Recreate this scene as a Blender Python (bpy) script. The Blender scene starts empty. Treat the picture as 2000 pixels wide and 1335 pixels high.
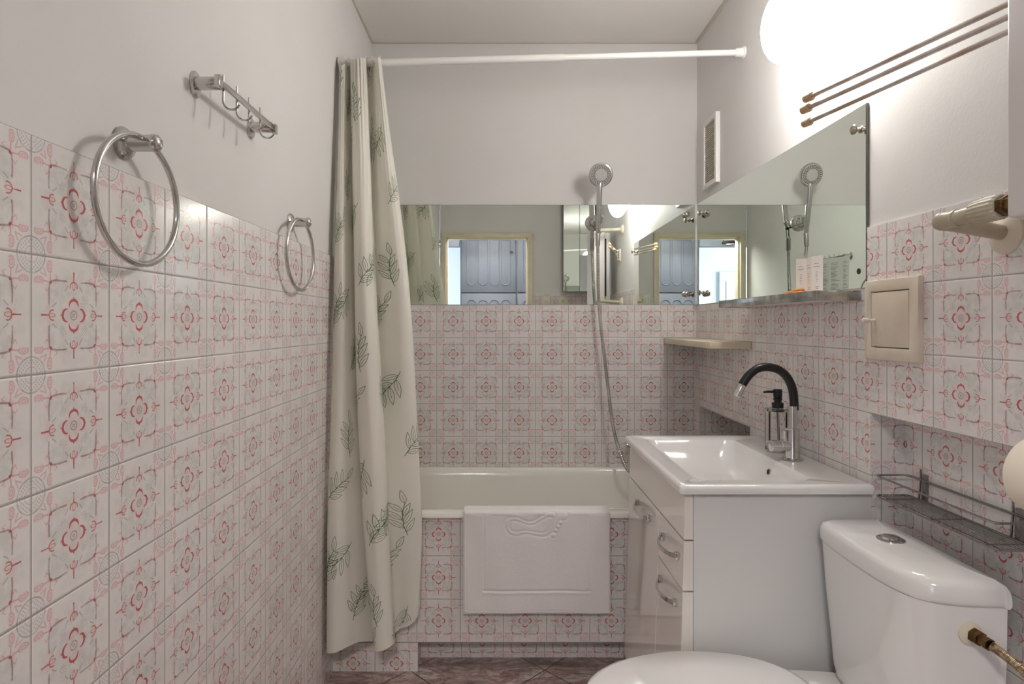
import bpy, bmesh, math, random
from mathutils import Vector, Matrix
random.seed(7)
PI = math.pi
C = bpy.context.scene.collection
SC = bpy.context.scene

# ------------------------------------------------------------------ camera
CZ, F, VX, VY = 1.203, 1185.0, 978.0, 633.0
cam = bpy.data.cameras.new('camera'); cam.sensor_width = 36; cam.lens = F/2000*36
cam.shift_x = (1000-VX)/2000; cam.shift_y = -(667.5-VY)/2000
cam.clip_start = .02
co = bpy.data.objects.new('camera', cam); C.objects.link(co)
co.location = (0, 0, CZ); co.rotation_euler = (PI/2, 0, 0)
SC.camera = co
# ------------------------------------------------------------------ world, exposure
w = bpy.data.worlds.new('world'); SC.world = w; w.use_nodes = True
w.node_tree.nodes['Background'].inputs[0].default_value = (.75, .85, 1, 1)
w.node_tree.nodes['Background'].inputs[1].default_value = .05
SC.view_settings.view_transform = 'Standard'; SC.view_settings.look = 'None'
SC.view_settings.exposure = 1.16; SC.view_settings.gamma = 1
SC.view_settings.use_curve_mapping = False
GLOBE_L = 25.0       # radiance of the opal wall globe
HALL_W = 60.0        # daylight entering the far room (area lamp at its window)
RING_L = 150.0        # radiance of the hall ring lamp
HALL_FILL = 22.0  # power of the added fill lamp hidden in the hall
hl = bpy.data.lights.new('daylight', 'AREA'); hl.shape = 'RECTANGLE'; hl.size = 1.6; hl.size_y = 1.5
hl.energy = HALL_W; hl.color = (.86, .93, 1)
ho = bpy.data.objects.new('daylight', hl); C.objects.link(ho)
ho.location = (-3.35, -2.9, 1.5); ho.rotation_euler = (0, -PI/2, 0)
h2 = bpy.data.lights.new('added_hall_fill', 'AREA'); h2.shape = 'DISK'; h2.size = .55  # added fill, no real fixture: tilted through the doorway to brighten the bathroom
h2.energy = HALL_FILL; h2.color = (1, .95, .9)
h2o = bpy.data.objects.new('added_hall_fill', h2); C.objects.link(h2o)
h2o.location = (-.15, -.85, 2.40); h2o.rotation_euler = (.75, 0, 0)

def px(x, y, Y): return Vector(((x-VX)*Y/F, Y, CZ-(y-VY)*Y/F))

# ------------------------------------------------------------------ room measures
XL, XR, YB, YF, ZC = -.583, .8895, 2.762, -.31, 2.488
T = .15

# ------------------------------------------------------------------ node helpers
def s2l(c):
    return tuple((v/255/12.92 if v/255 <= .04045 else ((v/255+.055)/1.055)**2.4) for v in c)+(1,)
class G:
    def __init__(s, name):
        s.m = bpy.data.materials.new(name); s.m.use_nodes = True
        s.t = s.m.node_tree; s.n = s.t.nodes; s.b = s.n['Principled BSDF']
    def new(s, ty, **k):
        n = s.n.new(ty)
        for a, v in k.items(): setattr(n, a, v)
        return n
    def set(s, sock, v):
        if isinstance(v, E): s.t.links.new(v.s, sock)
        elif isinstance(v, bpy.types.NodeSocket): s.t.links.new(v, sock)
        else: sock.default_value = v
    def math(s, op, a, b=None, c=None, clamp=False):
        n = s.new('ShaderNodeMath', operation=op, use_clamp=clamp)
        for i, v in enumerate((a, b, c)):
            if v is not None: s.set(n.inputs[i], v)
        return E(s, n.outputs[0])
    def ss(s, x, lo, hi, a=0., b=1.):
        n = s.new('ShaderNodeMapRange', interpolation_type='SMOOTHSTEP')
        s.set(n.inputs[0], x); s.set(n.inputs[1], lo); s.set(n.inputs[2], hi)
        n.inputs[3].default_value = a; n.inputs[4].default_value = b
        return E(s, n.outputs[0])
    def noise(s, vec, scale, detail=3, rough=.5, dist=0.):
        n = s.new('ShaderNodeTexNoise'); n.inputs['Scale'].default_value = scale
        n.inputs['Detail'].default_value = detail; n.inputs['Roughness'].default_value = rough
        n.inputs['Distortion'].default_value = dist
        if vec is not None: s.t.links.new(vec, n.inputs['Vector'])
        return E(s, n.outputs[0])
    def mix(s, f, a, b):
        n = s.new('ShaderNodeMix', data_type='RGBA')
        s.set(n.inputs[0], f); s.set(n.inputs[6], a); s.set(n.inputs[7], b)
        return n.outputs[2]
    def bump(s, h, strength, dist):
        n = s.new('ShaderNodeBump'); n.inputs['Strength'].default_value = strength
        n.inputs['Distance'].default_value = dist; s.set(n.inputs['Height'], h)
        s.t.links.new(n.outputs[0], s.b.inputs['Normal'])
    def obj(s): return s.new('ShaderNodeTexCoord').outputs['Object']
    def uv(s): return s.new('ShaderNodeTexCoord').outputs['UV']
class E:
    def __init__(s, g, sock): s.g = g; s.s = sock
    def __add__(s, o): return s.g.math('ADD', s, o)
    __radd__ = __add__
    def __sub__(s, o): return s.g.math('SUBTRACT', s, o)
    def __rsub__(s, o): return s.g.math('SUBTRACT', o, s)
    def __mul__(s, o): return s.g.math('MULTIPLY', s, o)
    __rmul__ = __mul__
    def __abs__(s): return s.g.math('ABSOLUTE', s)
    def lt(s, v): return s.g.math('LESS_THAN', s, v)
    def gt(s, v): return s.g.math('GREATER_THAN', s, v)
def mx(a, b): return a.g.math('MAXIMUM', a, b)
def mn(a, b): return a.g.math('MINIMUM', a, b)
def ln(x, y):
    g = x.g; return g.math('SQRT', g.math('MULTIPLY_ADD', x, x, y*y))
def line(d, w, aa=.005): return d.g.ss(d, w, w+aa, 1., 0.)
def seg(x, y, ax, ay, bx, by):
    g = x.g; dx, dy = bx-ax, by-ay; L = dx*dx+dy*dy
    px_, py_ = x-ax, y-ay
    h = g.math('MULTIPLY_ADD', px_, dx/L, py_*(dy/L), clamp=True)
    return ln(g.math('MULTIPLY_ADD', h, -dx, px_), g.math('MULTIPLY_ADD', h, -dy, py_))

def simple(name, col, rough=.4, metal=0., coat=0., spec=.5, bump=None, trans=0., ior=None, var=None):
    g = G(name); g.b.inputs['Base Color'].default_value = s2l(col)
    g.b.inputs['Roughness'].default_value = rough; g.b.inputs['Metallic'].default_value = metal
    g.b.inputs['Coat Weight'].default_value = coat; g.b.inputs['Specular IOR Level'].default_value = spec
    g.b.inputs['Transmission Weight'].default_value = trans
    if ior: g.b.inputs['IOR'].default_value = ior
    if var:
        f = g.ss(g.noise(g.obj(), var[0], 4, .6), .35, .65)
        g.t.links.new(g.mix(f, s2l(col), s2l(var[1])), g.b.inputs['Base Color'])
    if bump: g.bump(g.noise(g.obj(), bump[0], 4, .6), bump[1], bump[2])
    return g.m

def tile_mat():
    g = G('patterned_tile')
    sp = g.new('ShaderNodeSeparateXYZ'); uvs = g.uv(); g.t.links.new(uvs, sp.inputs[0])
    u, v = E(g, sp.outputs[0]), E(g, sp.outputs[1])
    cx, cy = g.math('FRACT', u)-.5, g.math('FRACT', v)-.5
    ax, ay = abs(cx), abs(cy)
    edge = .5-mx(ax, ay)
    wob = (g.noise(uvs, 9., 2)-.5)*.014
    ax2, ay2 = ax+wob, ay-wob
    a, b = mx(ax2, ay2), mn(ax2, ay2)
    tex = g.math('SINE', ax*170)*g.math('SINE', ay*170)
    # red: four crescent petals round the centre
    pet = abs(ln(b, a-.082)-.057)
    wpet = g.ss(a, .075, .14, .002, .0105)
    red = g.ss(pet-wpet, 0., .006, 1., 0.)*a.gt(.078)
    red = mx(red, line(ln(b, (a-.148)*.42), .0055))
    # lotus buds and their stems
    red = mx(red, line(abs(ln(b*2.1, a-.266)-.036), .0035)*.8)
    red = mx(red, line(abs(ln(b*.95, a-.258)-.043), .0032)*(a.gt(.243))*.9)
    red = mx(red, line(seg(b, a, 0, .30, 0, .385), .0035))
    red = mx(red, line(ln(b, a-.385), .006))
    red = mx(red, line(ln(a-.285, b-.28), .010))
    # grey work
    rc = ln(.5-a, .5-b)
    nz = g.ss(g.noise(uvs, 9., 4, .62), .36, .62)
    gr = line(abs(rc-.150), .003, .008)*(nz*.4+.3)
    gr = mx(gr, abs(rc-.112).lt(.022)*g.ss(tex, .1, .6)*.5)
    gr = mx(gr, line(abs(rc-.068), .0018)*.4)
    br = mn(seg(b, a, .275, .296, .19, .306), seg(b, a, .19, .306, .095, .302))
    gr = mx(gr, line(br, .0035, .009)*(nz*.4+.6))
    gr = mx(gr, line(seg(b, a, .108, .218, .076, .262), .003, .006)*.55)
    rr_ = ln(a, b)
    gr = mx(gr, line(abs(rr_-.040), .003)*.8)
    gr = mx(gr, rr_.lt(.036)*g.ss(tex, .0, .5)*.7)
    gr = mx(gr, ln(a-.148, b-.132).lt(.036)*g.ss(g.math('SINE', ax*230)*g.math('SINE', ay*230), .15, .6)*.45)
    # pink curls
    dab = a-b
    lx, ly = a-.418, (b-.292)*1.5
    le = ln(lx, ly)
    pk = line(abs(le-.047), .003, .008)*g.ss(b, .262, .275)
    pk = mx(pk, line(abs(le-.024), .003, .007)*.9)
    pk = mx(pk, line(seg(b, a, .285, .297, .292, .372), .003, .007))
    pk = mx(pk, line(seg(b, a, .335, .335, .36, .40), .003, .007)*.8)
    pk = mx(pk, g.ss(le, .0, .08, .4, 0.))
    pk = mx(pk, line(seg(b, a, .232, .302, .205, .335), .004, .007)*.8)
    pk = mx(pk, line(seg(b, a, .205, .335, .235, .352), .002, .007)*.6)
    halo = g.ss(rr_, .05, .19, 1., 0.)*.22
    halo = mx(halo, g.ss(ln(b, a-.27), .0, .075, 1., 0.)*.30)
    halo = mx(halo, g.ss(abs(a-.312), .0, .05, 1., 0.)*g.ss(b, .27, .34, 1., 0.)*nz*.28)
    nz = g.ss(g.noise(uvs, 9., 4, .62), .36, .62)
    cloud = g.ss(a, .285, .335, 1., 0.)*(nz*.50+.06)
    cloud = mx(cloud, nz*g.ss(a, .40, .46, 1., 0.)*g.ss(b, .12, .2, 1., 0.)*.3)
    cloud = mx(cloud, g.ss(b, 0., .09, .25, 0.)*g.ss(a, .16, .3)*g.noise(uvs, 11., 2))
    col = g.mix(cloud, s2l((234, 230, 227)), s2l((202, 203, 198)))
    col = g.mix(halo, col, s2l((232, 178, 174)))
    col = g.mix(gr*.9, col, s2l((140, 134, 134)))
    col = g.mix(pk*.6, col, s2l((214, 136, 138)))
    col = g.mix(red*.88, col, s2l((190, 78, 84)))
    # each fired tile a touch different
    fl = g.new('ShaderNodeVectorMath', operation='FLOOR'); g.t.links.new(uvs, fl.inputs[0])
    wn = g.new('ShaderNodeTexWhiteNoise', noise_dimensions='3D'); g.t.links.new(fl.outputs[0], wn.inputs[0])
    tv = g.ss(E(g, wn.outputs[0]), 0., 1., .965, 1.0)
    hs = g.new('ShaderNodeHueSaturation'); g.t.links.new(tv.s, hs.inputs['Value']); g.t.links.new(col, hs.inputs['Color'])
    hs.inputs['Saturation'].default_value = 1.05
    grout = g.ss(edge, .0055, .0085, 1., 0.)
    col = g.mix(grout, hs.outputs[0], s2l((164, 157, 151)))
    g.t.links.new(col, g.b.inputs['Base Color'])
    g.t.links.new((grout*.5+.16).s, g.b.inputs['Roughness'])
    h = g.ss(edge, .004, .022) + g.noise(uvs, 2.3, 2)*.22 + E(g, wn.outputs[0])*.02
    g.bump(h, .55, .0012)
    return g.m

def floor_mat():
    g = G('marble_floor_tile')
    o = g.obj(); sp = g.new('ShaderNodeSeparateXYZ'); g.t.links.new(o, sp.inputs[0])
    x, y = E(g, sp.outputs[0]), E(g, sp.outputs[1])
    k = 1/(math.sqrt(2)*.333)
    u, v = (x-.153+y-2.112)*k, (x-.153-y+2.112)*k
    du = .5-abs(g.math('FRACT', u)-.5); dv = .5-abs(g.math('FRACT', v)-.5)
    e = mn(du, dv)
    mp = g.new('ShaderNodeMapping'); g.t.links.new(o, mp.inputs[0]); mp.inputs['Scale'].default_value = (1.7, 5.5, 1)
    n1 = g.noise(mp.outputs[0], 1.6, 7, .62, 1.2)
    n2 = g.noise(mp.outputs[0], 3.1, 6, .7, .6)
    r = g.new('ShaderNodeValToRGB'); g.t.links.new(n1.s, r.inputs[0]); cr = r.color_ramp
    cr.elements[0].position = .30; cr.elements[0].color = s2l((84, 70, 68))
    cr.elements[1].position = .72; cr.elements[1].color = s2l((196, 186, 182))
    for p, c in ((.40, (140, 124, 120)), (.47, (186, 164, 158)), (.53, (150, 120, 114)), (.58, (204, 192, 188)), (.64, (160, 142, 138))):
        q = cr.elements.new(p); q.color = s2l(c)
    vein = g.ss(abs(n2-.5), 0., .035, .6, 0.)
    col = g.mix(vein, r.outputs[0], s2l((78, 62, 58)))
    col = g.mix(g.ss(e, .004, .008, 1., 0.), col, s2l((62, 52, 46)))
    g.t.links.new(col, g.b.inputs['Base Color']); g.b.inputs['Roughness'].default_value = .28
    g.bump(g.ss(e, .003, .012), .5, .001)
    return g.m

def paint_mat(name, col, col2):
    g = G(name); o = g.obj()
    f = g.ss(g.noise(o, 1.7, 3), .35, .7)
    g.t.links.new(g.mix(f, s2l(col), s2l(col2)), g.b.inputs['Base Color'])
    g.b.inputs['Roughness'].default_value = .62
    g.bump(g.noise(o, 130., 3, .6)*.7+g.noise(o, 9., 2)*1.2, .35, .0012)
    return g.m

M = {}
M['tile'] = tile_mat()
M['floor'] = floor_mat()
M['paint'] = paint_mat('wall_paint', (224, 222, 219), (219, 217, 213))
M['ceil'] = paint_mat('ceiling_paint', (233, 229, 226), (228, 224, 220))
M['joint'] = simple('caulk', (200, 190, 174), .7)
M['enamel'] = simple('cream_enamel', (238, 235, 226), .14, coat=.5)
M['ceramic'] = simple('white_ceramic', (232, 230, 228), .1, coat=.6)
M['chrome'] = simple('chrome', (205, 203, 200), .12, 1., bump=(60, .05, .0004))
M['steel'] = simple('dull_steel', (200, 197, 193), .3, .7, var=(14, (168, 162, 156)))
M['rodsteel'] = simple('tarnished_tube', (206, 200, 196), .38, .55, var=(9, (170, 148, 126)))
M['nickel'] = simple('nickel_knob', (178, 168, 156), .22, 1.)
M['plastic'] = simple('white_plastic', (232, 230, 226), .35)
M['cream'] = simple('cream_paint', (224, 214, 188), .4, var=(6, (216, 204, 178)))
M['creamplastic'] = simple('cream_plastic', (222, 212, 192), .35)
M['beige'] = simple('beige_tip', (198, 170, 128), .5)
M['pipe'] = simple('painted_pipe', (190, 182, 160), .35, var=(20, (178, 168, 144)))
M['brass'] = simple('old_brass', (128, 100, 64), .4, 1., var=(60, (84, 62, 40)))
M['braid'] = simple('braided_hose', (196, 178, 148), .4, .8, var=(120, (120, 96, 70)))
M['black'] = simple('black_rubber', (16, 16, 18), .38)
M['darkhole'] = simple('dark_gap', (40, 36, 32), .8)
M['gloss'] = simple('glossy_white_lacquer', (230, 224, 218), .07, coat=.5)
M['matte'] = simple('white_laminate', (214, 213, 211), .45)
M['panel'] = simple('old_cream_panel', (224, 214, 200), .5, var=(7, (214, 200, 180)))
M['paper'] = simple('toilet_paper', (236, 226, 208), .9, bump=(180, .3, .0008))
M['card'] = simple('leaflet_paper', (236, 230, 224), .6)
M['ink'] = simple('grey_ink', (96, 92, 92), .7)
M['orange'] = simple('orange_plastic', (226, 140, 60), .45, var=(25, (190, 100, 40)))
M['radiator'] = simple('radiator_enamel', (222, 216, 214), .35)
M['mirredge'] = simple('mirror_edge', (118, 122, 116), .3)
M['hallgrey'] = simple('blue_grey_laminate', (116, 120, 134), .42, bump=(7, .1, .001))
M['hallceil'] = simple('hall_ceiling_paint', (172, 178, 190), .7)
M['hallwhite'] = simple('hall_white_paint', (232, 236, 240), .7)
M['darkmetal'] = simple('dark_metal', (52, 46, 44), .4, .6)
M['ventdark'] = simple('vent_mesh', (206, 198, 182), .6)
M['outlet'] = simple('cream_outlet', (226, 220, 196), .4)
M['spray'] = simple('grey_spray_plate', (190, 188, 184), .35)
M['wire'] = simple('chromed_wire', (150, 147, 144), .25, .9)
M['green'] = simple('green_print', (98, 124, 84), .7)
M['glassedge'] = simple('worn_mirrored_strip', (196, 198, 196), .16, 1., var=(18, (150, 150, 150)))

def mirror_mat():
    g = G('mirror_silver'); g.b.inputs['Metallic'].default_value = 1
    g.b.inputs['Base Color'].default_value = (.87, .925, .875, 1); g.b.inputs['Roughness'].default_value = .004
    return g.m
M['mirror'] = mirror_mat()
def glass_mat():
    g = G('clear_glass'); g.b.inputs['Transmission Weight'].default_value = 1
    g.b.inputs['Roughness'].default_value = .02; g.b.inputs['IOR'].default_value = 1.47
    g.b.inputs['Base Color'].default_value = (.93, .93, .92, 1)
    return g.m
M['glass'] = glass_mat()
def emit(name, col, s):
    g = G(name); g.b.inputs['Base Color'].default_value = (.9, .9, .9, 1)
    g.b.inputs['Emission Color'].default_value = col; g.b.inputs['Emission Strength'].default_value = s
    return g.m
M['globe'] = emit('opal_glass_lit', (1, .968, .94, 1), GLOBE_L)
M['ringlit'] = emit('ring_lamp_lit', (1, .95, .9, 1), 6.)
def cloth_mat():
    g = G('curtain_cloth'); o = g.obj()
    g.b.inputs['Base Color'].default_value = s2l((243, 240, 230)); g.b.inputs['Roughness'].default_value = .5
    g.b.inputs['Specular IOR Level'].default_value = .3
    g.bump(g.noise(o, 14., 4, .55), .35, .004)
    tr = g.new('ShaderNodeBsdfTranslucent'); tr.inputs[0].default_value = s2l((244, 242, 228))
    ms = g.new('ShaderNodeMixShader'); ms.inputs[0].default_value = .24
    out = g.n['Material Output']
    g.t.links.new(g.b.outputs[0], ms.inputs[1]); g.t.links.new(tr.outputs[0], ms.inputs[2]); g.t.links.new(ms.outputs[0], out.inputs[0])
    return g.m
M['cloth'] = cloth_mat()
def terry_mat():
    g = G('terry_cotton'); o = g.obj()
    g.b.inputs['Base Color'].default_value = s2l((238, 234, 233)); g.b.inputs['Roughness'].default_value = .95
    g.b.inputs['Sheen Weight'].default_value = .4
    g.bump(g.noise(o, 420., 3, .7)+g.noise(o, 60., 3)*.6, .6, .0022)
    return g.m
M['terry'] = terry_mat()

# ------------------------------------------------------------------ mesh builder
class MB:
    def __init__(s): s.v = []; s.f = []; s.mi = []; s.uv = []; s.m = 0
    def face(s, idx, uv=None): s.f.append(tuple(idx)); s.mi.append(s.m); s.uv.append(uv)
    def quad(s, pts, uv=None):
        n = len(s.v); s.v += [Vector(p) for p in pts]; s.face(range(n, n+len(pts)), uv)
    def box(s, x0, x1, y0, y1, z0, z1, bev=0., seg=2):
        bm = bmesh.new()
        vs = [bm.verts.new((x, y, z)) for x in (x0, x1) for y in (y0, y1) for z in (z0, z1)]
        for q in ((0, 1, 3, 2), (4, 6, 7, 5), (0, 4, 5, 1), (2, 3, 7, 6), (0, 2, 6, 4), (1, 5, 7, 3)):
            bm.faces.new([vs[i] for i in q])
        if bev: bmesh.ops.bevel(bm, geom=bm.edges[:], offset=bev, segments=seg, profile=.5, affect='EDGES')
        s.addbm(bm)
    def addbm(s, bm, mat=None):
        bm.verts.index_update(); n = len(s.v)
        s.v += [(mat @ q.co if mat else q.co.copy()) for q in bm.verts]
        for f in bm.faces: s.face([n+q.index for q in f.verts])
        bm.free()
    def loft(s, loops, cap0=True, cap1=True, closed=True):
        n0 = len(s.v); k = len(loops[0])
        for L in loops: s.v += [Vector(p) for p in L]
        for i in range(len(loops)-1):
            for j in range(k if closed else k-1):
                a = n0+i*k+j; b = n0+i*k+(j+1) % k
                s.face((a, b, b+k, a+k))
        if cap0: s.face([n0+j for j in range(k)][::-1])
        if cap1: s.face([n0+(len(loops)-1)*k+j for j in range(k)])
    def tube(s, pts, r, n=12, cap=True, closed=False):
        pts = [Vector(p) for p in pts]; N = len(pts)
        rs = r if isinstance(r, (list, tuple)) else [r]*N
        up = None; loops = []
        for i, p in enumerate(pts):
            if closed: t = (pts[(i+1) % N]-pts[i-1]).normalized()
            else: t = (pts[min(i+1, N-1)]-pts[max(i-1, 0)]).normalized()
            if up is None:
                up = Vector((0, 0, 1)) if abs(t.z) < .9 else Vector((1, 0, 0))
            up = (up-t*up.dot(t)).normalized(); sd = t.cross(up)
            loops.append([p+(up*math.cos(2*PI*j/n)+sd*math.sin(2*PI*j/n))*rs[i] for j in range(n)])
        if closed: loops.append(loops[0])
        s.loft(loops, cap and not closed, cap and not closed)
    def lathe(s, prof, org, axis, n=28):
        # prof = [(distance along axis, radius)]
        org = Vector(org); ax = Vector(axis).normalized()
        up = Vector((0, 0, 1)) if abs(ax.z) < .9 else Vector((1, 0, 0))
        up = (up-ax*up.dot(ax)).normalized(); sd = ax.cross(up)
        s.loft([[org+ax*h+(up*math.cos(2*PI*j/n)+sd*math.sin(2*PI*j/n))*max(r, 1e-4) for j in range(n)] for h, r in prof])
    def ell(s, c, rx, ry, rz, n=24, m=14):
        c = Vector(c)
        s.loft([[c+Vector((rx*math.sin(t)*math.cos(2*PI*j/n), ry*math.sin(t)*math.sin(2*PI*j/n), rz*math.cos(t))) for j in range(n)]
                for t in [max(1e-3, min(PI-1e-3, PI*i/m)) for i in range(m+1)]])
    def build(s, name, mat, parent=None, smooth=40, mods=None):
        me = bpy.data.meshes.new(name); me.from_pydata(s.v, [], s.f)
        for m in (mat if isinstance(mat, list) else [mat]): me.materials.append(M[m])
        for p, i in zip(me.polygons, s.mi): p.material_index = i
        if any(q is not None for q in s.uv):
            L = me.uv_layers.new(name='UVMap')
            for p, q in zip(me.polygons, s.uv):
                if q is not None:
                    for li, c in zip(p.loop_indices, q): L.data[li].uv = c
        bm = bmesh.new(); bm.from_mesh(me)
        if not any(q is not None for q in s.uv): bmesh.ops.recalc_face_normals(bm, faces=bm.faces[:])
        bm.to_mesh(me); bm.free()
        if smooth:
            me.polygons.foreach_set('use_smooth', [True]*len(me.polygons)); me.set_sharp_from_angle(angle=math.radians(smooth))
        o = bpy.data.objects.new(name, me); C.objects.link(o)
        if parent: adopt(o, parent)
        return o
def adopt(o, parent):
    o.parent = parent
    o.matrix_parent_inverse = Matrix.Translation(-parent.location) if parent.type == 'EMPTY' else Matrix.Identity(4)
def tag(o, label=None, cat=None, group=None, kind=None):
    if label: o['label'] = label
    if cat: o['category'] = cat
    if group: o['group'] = group
    if kind: o['kind'] = kind
    return o
def thing(name, loc, label, cat, group=None):
    o = bpy.data.objects.new(name, None); C.objects.link(o); o.location = loc; o.empty_display_size = .03
    return tag(o, label, cat, group)
def struct(mb, name, mat, smooth=0):
    return tag(mb.build(name, mat, smooth=smooth), kind='structure')
def rr(x0, x1, y0, y1, r, z, n=6):
    out = []
    for cx, cy, a0 in ((x1-r, y1-r, 0), (x0+r, y1-r, PI/2), (x0+r, y0+r, PI), (x1-r, y0+r, 1.5*PI)):
        for i in range(n+1):
            a = a0+PI/2*i/n; out.append(Vector((cx+r*math.cos(a), cy+r*math.sin(a), z)))
    return out
def cr(pts, k, closed=False):
    pts = [Vector(p) for p in pts]; N = len(pts); out = []
    rng = range(N if closed else N-1)
    for i in rng:
        g = (lambda j: pts[j % N]) if closed else (lambda j: pts[max(0, min(N-1, j))])
        p0, p1, p2, p3 = g(i-1), g(i), g(i+1), g(i+2)
        for q in range(k):
            t = q/k
            out.append(.5*((2*p1)+(p2-p0)*t+(2*p0-5*p1+4*p2-p3)*t*t+(3*p1-p0-3*p2+p3)*t**3))
    if not closed: out.append(pts[-1])
    return out
def wallbox(mb, x0, x1, y0, y1, z0, z1, m, ox=0., oy=0., oz=.09):
    """box whose tile UVs count 150 mm tiles from the given joints"""
    mb.m = m
    def U(p, n):
        if abs(n[0]) > .5: return ((p[1]-oy)/T, (p[2]-oz)/T)
        if abs(n[1]) > .5: return ((p[0]-ox)/T, (p[2]-oz)/T)
        return ((p[0]-ox)/T, (p[1]-oy)/T)
    for n, q in (((-1, 0, 0), [(x0, y1, z0), (x0, y0, z0), (x0, y0, z1), (x0, y1, z1)]), ((1, 0, 0), [(x1, y0, z0), (x1, y1, z0), (x1, y1, z1), (x1, y0, z1)]),
                 ((0, -1, 0), [(x0, y0, z0), (x1, y0, z0), (x1, y0, z1), (x0, y0, z1)]), ((0, 1, 0), [(x1, y1, z0), (x0, y1, z0), (x0, y1, z1), (x1, y1, z1)]),
                 ((0, 0, -1), [(x0, y1, z0), (x1, y1, z0), (x1, y0, z0), (x0, y0, z0)]), ((0, 0, 1), [(x0, y0, z1), (x1, y0, z1), (x1, y1, z1), (x0, y1, z1)])):
        mb.quad(q, [U(p, n) for p in q])

# ================================================================== SETTING
TT = .006                       # tile thickness proud of the plaster
oyL = .7535; oyR = 1.5478; oxB = .0086; ozB = .542
PT = ['paint', 'tile', 'joint']
b = MB(); wallbox(b, XL-TT-.1, XL-TT, YF, YB+.1, 0, ZC, 0)
wallbox(b, XL-TT, XL, YF, YB, 0, 1.438, 1, oy=oyL)
b.m = 2; b.quad([(XL-TT, YF, 1.438), (XL, YF, 1.4385), (XL, YB, 1.4385), (XL-TT, YB, 1.438)], [(0, 0)]*4)
struct(b, 'wall_left', PT)
b = MB(); wallbox(b, XL-.1, XR+.3, YB+TT, YB+.1, 0, ZC, 0)
wallbox(b, XL, XR, YB, YB+TT, 0, 1.2916, 1, ox=oxB, oz=ozB)
struct(b, 'wall_back', PT)
# right wall: upper slab, tiled band, pier with a small niche, deep recess for the cistern
XP = XR+.006
YN0, YN1, ZN = 2.164, 2.715, .837       # niche
YREC, XREC, ZREC = 1.46, .973, .99      # recess
b = MB()
wallbox(b, XP, XP+.35, YF, YB+.1, 1.438, ZC, 0)
wallbox(b, XR, XP+.35, YF, YREC+.0, ZREC, 1.438, 1, oy=oyR)
wallbox(b, XR, XP+.35, YREC, YB, ZREC, 1.2916, 1, oy=oyR)
wallbox(b, XP, XP+.35, YREC, YB, 1.2916, 1.438, 0)
wallbox(b, XR, XP, YREC-.0001, 1.474, 1.2916, 1.438, 1, oy=oyR)
wallbox(b, XR, XP+.35, YREC, YN0, 0, ZREC, 1, oy=oyR, ox=XREC-.375*T)
wallbox(b, XR, XP+.35, YN0, YN1, ZN, ZREC, 1, oy=oyR)
wallbox(b, XR, XP+.35, YN0, YN1, 0, .556, 1, oy=oyR)
wallbox(b, XR+.26, XP+.35, YN0, YN1, .556, ZN, 1, oy=oyR)
wallbox(b, XR, XP+.35, YN1, YB, 0, ZREC, 1, oy=oyR, ox=.895+.02)
wallbox(b, XREC, XP+.35, YF, YREC, 0, ZREC, 1, oy=1.401)
struct(b, 'wall_right', PT)
DX0, DX1, DZ = -.527, .261, 2.04
b = MB()
for x0, x1, z0, z1 in ((XL, DX0, 0, ZC), (DX1, XP, 0, ZC), (DX0, DX1, DZ, ZC)): wallbox(b, x0, x1, YF-.1, YF-TT, z0, z1, 0)
wallbox(b, DX1+.045, XR, YF-TT, YF, 0, 1.498, 1, oz=.0)
struct(b, 'wall_front', PT)
b = MB(); b.box(XL-.1, XP+.35, YF-3.9, YB+.1, -.1, 0); b.box(-3.6, XL-.1, -4.3, YF-.1, -.1, 0)
tag(b.build('floor', 'floor', smooth=0), kind='structure')
b = MB(); b.box(XL-.1, XP+.35, YF-.1, YB+.1, ZC, ZC+.1)
tag(b.build('ceiling', 'ceil', smooth=0), kind='structure')
# cream joint along the ceiling edge
b = MB()
for q in ((XL-TT, XL-TT+.008, YF, YB, ZC-.006, ZC), (XL, XP, YB-.002, YB+.006, ZC-.006, ZC), (XP-.010, XP, YF, YB, ZC-.008, ZC)): b.box(*q)
struct(b, 'trim_1', 'joint')
# cream door frame
b = MB()
b.box(DX0-.045, DX0+.004, YF-.11, YF+.022, 0, DZ+.04, .004); b.box(DX1-.004, DX1+.045, YF-.11, YF+.022, 0, DZ+.04, .004)
b.box(DX0-.045, DX1+.045, YF-.11, YF+.02, DZ-.004, DZ+.04, .004)
b.box(DX0, DX0+.014, YF-.1, YF-.02, 0, DZ, .002); b.box(DX1-.014, DX1, YF-.1, YF-.02, 0, DZ, .002); b.box(DX0, DX1, YF-.1, YF-.02, DZ-.014, DZ, .002)
struct(b, 'trim_2', 'cream', 40)
# hall seen in the mirrors
b = MB(); b.box(-3.6, XP+.35, -4.3, YF-.1, 2.5, 2.6)
struct(b, 'trim_3', 'hallceil')
b = MB(); b.m = 0
b.box(-3.6, -.465, -1.42, -1.32, 2.08, 2.5); b.box(-3.6, -1.6, -1.42, -1.32, 0, 2.08)
struct(b, 'wall_hall', 'hallceil')
b = MB(); b.box(-.455, XP+.35, -1.42, -1.32, 2.36, 2.5); struct(b, 'wall_above_wardrobe', 'hallceil')
b = MB(); b.box(XP+.25, XP+.35, -1.9, YF-.1, 0, 2.5); struct(b, 'wall_hall_end', 'hallceil')
b = MB(); b.box(-3.6, XL-TT-.1, YF-.1, YF, 0, 2.5); struct(b, 'wall_hall_side', 'hallceil')
b = MB()
b.box(-3.6, .2, -4.4, -4.3, 0, 2.5); b.box(-3.7, -3.6, -4.3, YF-.1, 0, 2.5); b.box(.1, .2, -4.3, -1.9, 0, 2.5)
struct(b, 'wall_far_room', 'hallwhite')
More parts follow.
